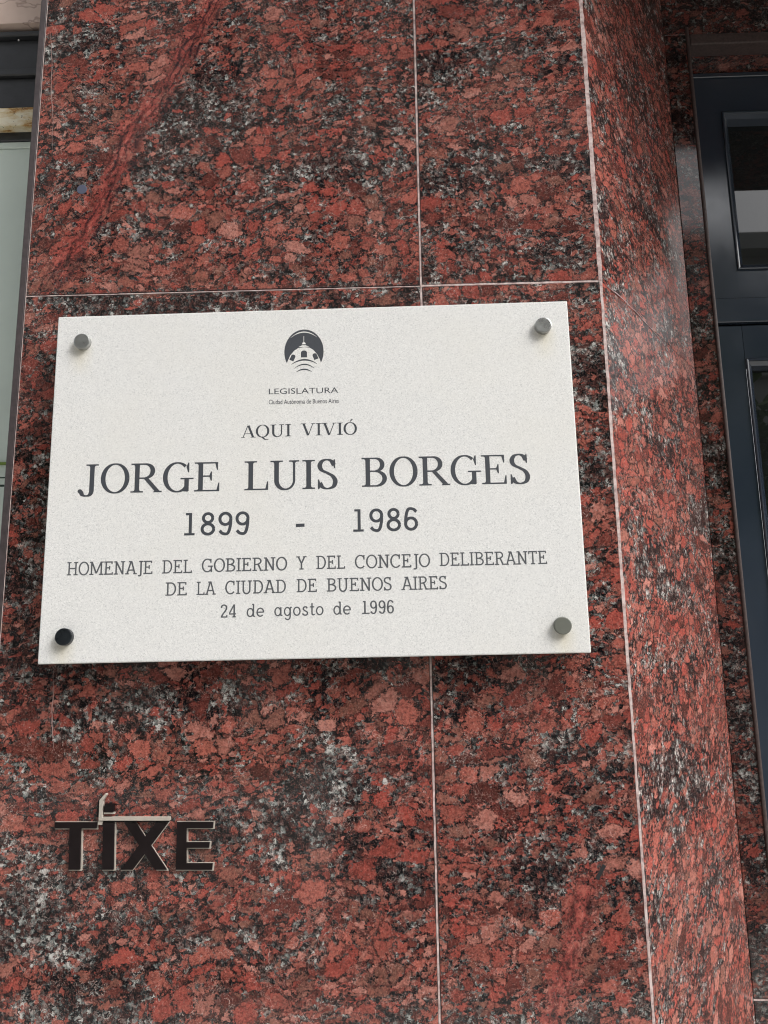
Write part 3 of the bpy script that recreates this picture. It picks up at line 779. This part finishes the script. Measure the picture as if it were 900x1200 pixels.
# ------------------------------------------------------------------ plaque
plaque = empty('memorial_plaque', (PC.x, 0, PC.z-PH/2))
tag(plaque, 'white speckled stone memorial plaque with engraved grey lettering on the granite wall', 'plaque')
obj('stone_panel', boxbm(-PW/2, PW/2, PY, PY+PT, -PH/2, PH/2, .0012, seg=2), M['plaque'], plaque, PMW)
def cap_bm(r, h):
    bm = bmesh.new(); prof = [(0, -h), (r*.90, -h), (r*.97, -h+.0003), (r, -h+.0009), (r, .001)]
    n = 32; rings = []
    for i, (q, y) in enumerate(prof):
        if i == 0: rings.append([bm.verts.new((0, y, 0))]*n)
        else: rings.append([bm.verts.new((q*math.cos(2*math.pi*j/n), y, q*math.sin(2*math.pi*j/n))) for j in range(n)])
    for a, b in zip(rings, rings[1:]):
        for j in range(n):
            j2 = (j+1) % n
            if a[j] is a[j2]: bm.faces.new((a[j], b[j], b[j2]))
            else: bm.faces.new((a[j], b[j], b[j2], a[j2]))
    bmesh.ops.recalc_face_normals(bm, faces=bm.faces)
    return bm
CAPS = [('top left cap of brushed steel', M['screw'], 4, 3), ('top right cap with mirror streaks', M['screw'], -3, -2), ('bottom right flat grey cap', M['screw_grey'], 9, -2), ('black cap at the bottom left', M['screw_black'], -5, 2)]
for (px, py), (lb, mt, tx, ty) in zip(SCREW_PX, CAPS):
    u, v = plq(px, py)
    # pixel is seen at the cap's face, a little in front of the panel
    p = at(px, py, PY-.006); dxp, dzp = p.x-PC.x, p.z-PC.z
    o = obj('screw_cap', cap_bm(.0094, .0065), mt, plaque, Matrix.Translation((p.x, PY, p.z)) @ Matrix.Rotation(rad(tx*.4), 4, 'X') @ Matrix.Rotation(rad(ty*.4), 4, 'Z'))
    o['label'] = lb
for (sx, sz) in SCREWS:
    boxm = bmesh.new(); bmesh.ops.create_cone(boxm, cap_ends=True, segments=16, radius1=.007, radius2=.007, depth=.010)
    obj('spacer', boxm, M['screw_black'], plaque, PMW @ Matrix.Translation((sx, -.004, sz)) @ Matrix.Rotation(math.pi/2, 4, 'X'))
text_object([('AQUI', 282.4, 341.4, 513.2, 511.2, 14.3), ('VIVIÓ', 353, 418.4, 510.6, 509.2, 14.3)], SERIF, M['ink'], plaque)
text_object([('JORGE', 91.6, 258.4, 578.5, 575.5, 34), ('LUIS', 286.3, 396.7, 574.7, 572.3, 34), ('BORGES', 424.1, 622.6, 570.6, 566.3, 34)], SERIF, M['ink'], plaque)
text_object([('1899', 215.7, 292.3, 627.6, 625.8, 26.3), ('-', 346.7, 356.9, 628, 627.6, 26.5), ('1986', 414, 490.2, 623.2, 621.3, 26.3)], NUM, M['ink'], plaque)
text_object([('HOMENAJE', 78, 179.1, 674.4, 672.6, 15.6), ('DEL', 189.7, 225.2, 672.2, 671.4, 15.6), ('GOBIERNO', 236.3, 336.6, 670.6, 668.2, 15.6), ('Y', 347.8, 358.8, 667.6, 667.3, 15.6),
    ('DEL', 370.4, 404.8, 667, 666.4, 15.6), ('CONCEJO', 415.9, 504.3, 666.2, 664.4, 15.6), ('DELIBERANTE', 515.1, 641.9, 663.4, 660.9, 15.6)], SLAB, M['ink_small'], plaque)
text_object([('DE', 193.5, 219.5, 698.2, 697.6, 15.6), ('LA', 230, 252.6, 697.4, 696.8, 15.6), ('CIUDAD', 263.8, 335.6, 696.4, 694.7, 15.6), ('DE', 347.4, 371.9, 694.2, 693.6, 15.6),
    ('BUENOS', 382.8, 459.5, 693.4, 691.8, 15.6), ('AIRES', 470.8, 524.2, 691.5, 690.4, 15.6)], SLAB, M['ink_small'], plaque)
text_object([('24', 258.5, 276.9, 723.9, 723.5, 15.3), ('de', 288.7, 309.8, 723.2, 722.6, 15.3), ('agosto', 321.2, 379.3, 722.2, 720.8, 15.3), ('de', 390.4, 411.5, 720.5, 720, 15.3), ('1996', 424.3, 461.8, 719.6, 718.6, 15.3)],
    Font(.105, .098, .092, .08, .78, True, .10, .10), M['ink_small'], plaque)
# the two small sans lines use Blender's built-in face
def sans_line(text, pl, pr, yl, yr, cappx, parent, mat, embolden=0.0):
    cu = bpy.data.curves.new('t', 'FONT'); cu.body = text; cu.size = 1; cu.offset = embolden; cu.resolution_u = 3
    to = bpy.data.objects.new('t', cu); COL.objects.link(to)
    bpy.context.view_layer.update()
    me = bpy.data.meshes.new_from_object(to.evaluated_get(bpy.context.evaluated_depsgraph_get()))
    bpy.data.objects.remove(to)
    xs = [v.co.x for v in me.vertices]; x0, x1 = min(xs), max(xs); cap = .729
    u0, v0 = plq(pl, yl); u1, v1 = plq(pr, yr); cz_ = plq(pl, yl-cappx)[1]-v0
    for v in me.vertices:
        f = (v.co.x-x0)/(x1-x0); v.co = (u0+(u1-u0)*f, TEXT_Y, v0+(v1-v0)*f+v.co.y/cap*cz_)
    bm = bmesh.new(); bm.from_mesh(me)
    for f in bm.faces:
        f.normal_update()
        if f.normal.y > 0: f.normal_flip()
    return obj('engraved_line', bm, mat, parent, PMW)
sans_line('LEGISLATURA', 315, 396.4, 462, 460.4, 6.9, plaque, M['ink'])
sans_line('Ciudad Autónoma de Buenos Aires', 315, 397, 473.8, 472.2, 5.6, plaque, M['ink'], .006)
# crest: dark oval with a pale dome, spire and rippling arcs
cu_, cv_ = plq(356.2, 412.2); CU = (plq(379, 412)[0]-plq(333, 412)[0])/2
def crest(name, polys, y, mat, parent):
    bm = bmesh.new()
    for i, p in enumerate(polys):
        vs = [bm.verts.new((cu_+a*CU, y-.000004*(i % 5), cv_+b*CU)) for a, b in p]
        f = bm.faces.new(vs); f.normal_update()
        if f.normal.y > 0: f.normal_flip()
    bmesh.ops.triangulate(bm, faces=bm.faces)
    return obj(name, bm, mat, parent, PMW)
def crest_px(x, y): return ((x-431)/115, (262-y)/115)
oval = [(math.cos(rad(a)), 1.2*math.sin(rad(a))) for a in range(-40, 221, 5)]
cr = crest('crest', [oval], TEXT_Y, M['ink'], plaque)
def arcpoly(x0, x1, yb, yt, t0, t1, n=14):
    o = []; i_ = []
    for k in range(n+1):
        s = k/n; x = x0+(x1-x0)*s; h = 4*s*(1-s); tt = t0+(t1-t0)*h
        o.append(crest_px(x, yb-(yb-yt)*h-tt/2)); i_.append(crest_px(x, yb-(yb-yt)*h+tt/2))
    return [[o[k], o[k+1], i_[k+1], i_[k]] for k in range(n)]
pale = arcpoly(352, 508, 174, 140, 1, 7)
pale += [[crest_px(429, 165), crest_px(432, 165), crest_px(432, 207), crest_px(429, 207)], [crest_px(418, 216), crest_px(424, 204), crest_px(437, 204), crest_px(443, 216)], [crest_px(420, 222), crest_px(440, 222), crest_px(462, 232), crest_px(398, 232)]]
dome = [(322, 352), (338, 312), (352, 280), (374, 254), (398, 238), (431, 234), (464, 238), (488, 254), (508, 280), (524, 312), (536, 356), (326, 356)]
pale.append([crest_px(*p) for p in dome])
crest('crest_dome', pale, TEXT_Y-.00003, M['plaque'], plaque)
def win(cx, cy, hw, h, tilt):
    pts = [(-hw, h), (hw, h), (hw, -h*.5)]+[(hw*math.cos(rad(a)), -h*.5-hw*.8*math.sin(rad(a))) for a in range(20, 170, 20)]+[(-hw, -h*.5)]
    c, s = math.cos(rad(tilt)), math.sin(rad(tilt))
    return [crest_px(cx+x*c-y*s, cy+x*s+y*c) for x, y in pts]
dk = [win(431, 278, 18, 19, 0), win(365, 297, 13, 19, 24), win(497, 293, 13, 19, -22)]
dk += arcpoly(358, 506, 338, 312, 3, 10)+arcpoly(374, 490, 364, 340, 2, 8)+arcpoly(386, 476, 386, 370, 2, 8)
crest('crest_arch', dk, TEXT_Y-.00008, M['ink'], plaque)

# ------------------------------------------------------------------ dark letters on the lower slab
sign = empty('letter_sign', (at(158, 990).x, 0, at(158, 1020).z))
tag(sign, 'raised dark metal letters reading TIXE fixed to the granite below the plaque', 'sign')
def letter(polys, name='letter'):
    """polys in photo pixels on the wall face; a pale backing shows as a thin rim below and to the right"""
    for (grow, y0, y1, mat, nm) in ((0, -.0042, -.0022, M['bronze'], name), (.9, -.0021, .0005, M['pale_metal'], 'letter_rim')):
        bm = bmesh.new()
        for i, p in enumerate(polys):
            q = [at(x, y) for x, y in p]; c = sum(q, Vector())/len(q)
            pts = []
            for v in q:
                d = v-c; g_ = grow*.00095
                if grow: v = v+Vector((math.copysign(g_, d.x)+.0004, 0, math.copysign(g_, d.z)-.0006))
                pts.append(v)
            e = .00004*i
            fr = [bm.verts.new((v.x, y0-e, v.z)) for v in pts]; bk = [bm.verts.new((v.x, y1, v.z)) for v in pts]
            bm.faces.new(fr); bm.faces.new(bk[::-1])
            for k in range(len(pts)): bm.faces.new((fr[k], bk[k], bk[(k+1) % len(pts)], fr[(k+1) % len(pts)]))
        bmesh.ops.recalc_face_normals(bm, faces=bm.faces)
        if nm == name: L = obj(nm, bm, mat, sign)
        else:
            o = obj(nm, bm, mat, sign)
letter([[(66, 962.8), (115, 962.8), (114.5, 969.8), (66.5, 969.8)], [(83.4, 968), (96.6, 968), (95.4, 1018), (82, 1018)]])
letter([[(122.4, 963), (135.4, 963), (134.6, 1018), (121.2, 1018)]])
letter([[(147, 963), (160.5, 963), (196.5, 1018), (183, 1018)], [(184, 963), (198.5, 963), (157, 1018), (143, 1018)]])
letter([[(208.6, 962.5), (219.5, 962.5), (219.5, 1018), (207.3, 1018)], [(215, 962.3), (251, 962.3), (250.4, 969.4), (215, 969.4)], [(215, 986), (246.6, 986), (246, 992.4), (215, 992.4)], [(215, 1010.6), (250.2, 1010.6), (249.4, 1018), (215, 1018)]])
br = bmesh.new()
def plate(bm, pts, y0, y1):
    q = [at(x, y) for x, y in pts]; fr = [bm.verts.new((v.x, y0, v.z)) for v in q]; bk = [bm.verts.new((v.x, y1, v.z)) for v in q]
    bm.faces.new(fr); bm.faces.new(bk[::-1]); n = len(q)
    for k in range(n): bm.faces.new((fr[k], bk[k], bk[(k+1) % n], fr[(k+1) % n]))
plate(br, [(118.8, 936.5), (125.6, 929), (127.2, 930.5), (122.4, 938), (122, 956.6), (200.5, 956.6), (200.5, 960.4), (117.8, 960.4)], -.0055, .001)
bmesh.ops.recalc_face_normals(br, faces=br.faces); obj('letter_accent', br, M['pale_metal'], sign)
br = bmesh.new(); plate(br, [(116.2, 938), (118.3, 936), (117.2, 957), (115.4, 957)], -.004, .001); plate(br, [(124.6, 941.2), (134.8, 941.2), (134.8, 950.2), (124.6, 950.2)], -.005, .001); plate(br, [(123, 961), (200, 961), (199, 962.4), (123, 962.4)], -.003, .001)
bmesh.ops.recalc_face_normals(br, faces=br.faces); obj('letter_accent_dark', br, M['bronze'], sign)  # dark bronze pieces beside the pale accent
br = bmesh.new(); plate(br, [(117, 961), (122.2, 961), (121.4, 965.5), (116.6, 965.5)], -.0045, .001); plate(br, [(123.5, 951.2), (135.5, 951.2), (135.5, 953), (123.5, 953)], -.004, .001)
bmesh.ops.recalc_face_normals(br, faces=br.faces); obj('letter_accent', br, M['pale_metal'], sign)

# ------------------------------------------------------------------ across the street (seen only as reflections)
def facade(x0, x1, h, mat, label, cols, storeys, yf=-13.0):
    b = empty('apartment_building', ((x0+x1)/2, yf, 0)); tag(b, label, 'building')
    box('wall', x0, x1, yf-8, yf, 0, h, mat, b)
    box('cornice', x0-.1, x1+.1, yf-8, yf+.35, h, h+.35, mat, b)
    cw = (x1-x0)/cols; sh = (h-.6)/storeys
    for i in range(cols):
        for j in range(storeys):
            cx = x0+cw*(i+.5); zb = .3+sh*j+(.75 if j else .0)
            box('window', cx-.62, cx+.62, yf+.001, yf+.05, zb, zb+sh*.58+(.5 if not j else 0), M['pane'], b)
            box('window_sill', cx-.75, cx+.75, yf+.001, yf+.18, zb-.12, zb-.002, mat, b)
facade(-9.5, 4.5, 16.4, M['facade'], 'cream rendered four storey building across the street', 6, 4)
facade(4.6, 10.0, 9.4, M['facade2'], 'grey rendered building across the street with narrow bays', 3, 3)
facade(-20, -9.6, 8.0, M['facade2'], 'low grey building across the street at the far end', 4, 2)
facade(10.1, 22, 8.6, M['facade'], 'wide cream building across the street past the grey one', 5, 2)
def tree(x, y, h, label, seed):
    rr = random.Random(seed); t = empty('street_tree', (x, y, 0)); tag(t, label, 'tree')
    bm = bmesh.new(); bmesh.ops.create_cone(bm, segments=12, radius1=.16, radius2=.09, depth=h*.5)
    obj('trunk', bm, M['bark'], t, Matrix.Translation((x, y, h*.25)))
    bm = bmesh.new()
    for k in range(5):
        a = rr.uniform(0, 6.28); p = Vector((0, 0, 0)); q = Vector((math.cos(a)*1.1, math.sin(a)*1.1, h*.28))
        r = bmesh.ops.create_cone(bm, segments=7, radius1=.06, radius2=.02, depth=q.length)
        mt = Matrix.Translation(q/2) @ q.to_track_quat('Z', 'Y').to_matrix().to_4x4()
        bmesh.ops.transform(bm, matrix=mt, verts=r['verts'])
    obj('branches', bm, M['bark'], t, Matrix.Translation((x, y, h*.48)))
    bm = bmesh.new(); cl = [(rr.gauss(0, .75), rr.gauss(0, .75), rr.uniform(-.9, 1.1)) for _ in range(26)]
    for _ in range(3500):
        c = rr.choice(cl); p = Vector((c[0]+rr.gauss(0, .33), c[1]+rr.gauss(0, .33), c[2]+rr.gauss(0, .28)))
        u = Vector((rr.gauss(0, 1), rr.gauss(0, 1), rr.gauss(0, 1))).normalized()*.10; v = u.orthogonal().normalized()*.06
        bm.faces.new([bm.verts.new(p+u), bm.verts.new(p+v), bm.verts.new(p-u), bm.verts.new(p-v)])
    obj('crown', bm, M['leaf'], t, Matrix.Translation((x, y, h*.76)))
tree(4.0, -9.4, 4.9, 'leafy street tree across the road in front of the grey building', 11)
tree(-6.4, -11.2, 5.2, 'leafy street tree across the road in front of the cream building', 12)
bpy.context.view_layer.update()
# unseen pale planter, added only for its soft reflection in the lower slab
pl = empty('reflection_planter', (-2.2, -4.2, 0)); tag(pl, 'unseen long pale planter added to lighten the reflection in the lower granite', 'planter')
box('basin', -4.4, -.5, -4.5, -3.6+.3, 0, .82, plain('pale_cast_stone', (.62, .60, .56, 1), .8, var=.08, scale=3), pl, .02)
rr = random.Random(5); bm = bmesh.new()
for _ in range(1200):
    p = Vector((rr.uniform(-1.85, 1.85), rr.uniform(-.4, .4), rr.uniform(0, .25)))
    u = Vector((rr.gauss(0, 1), rr.gauss(0, 1), rr.gauss(0, 1))).normalized()*.05; v = u.orthogonal().normalized()*.03
    bm.faces.new([bm.verts.new(p+u), bm.verts.new(p+v), bm.verts.new(p-u), bm.verts.new(p-v)])
obj('foliage', bm, M['leaf'], pl, Matrix.Translation((-2.45, -3.9, .84)))
bpy.context.view_layer.update()
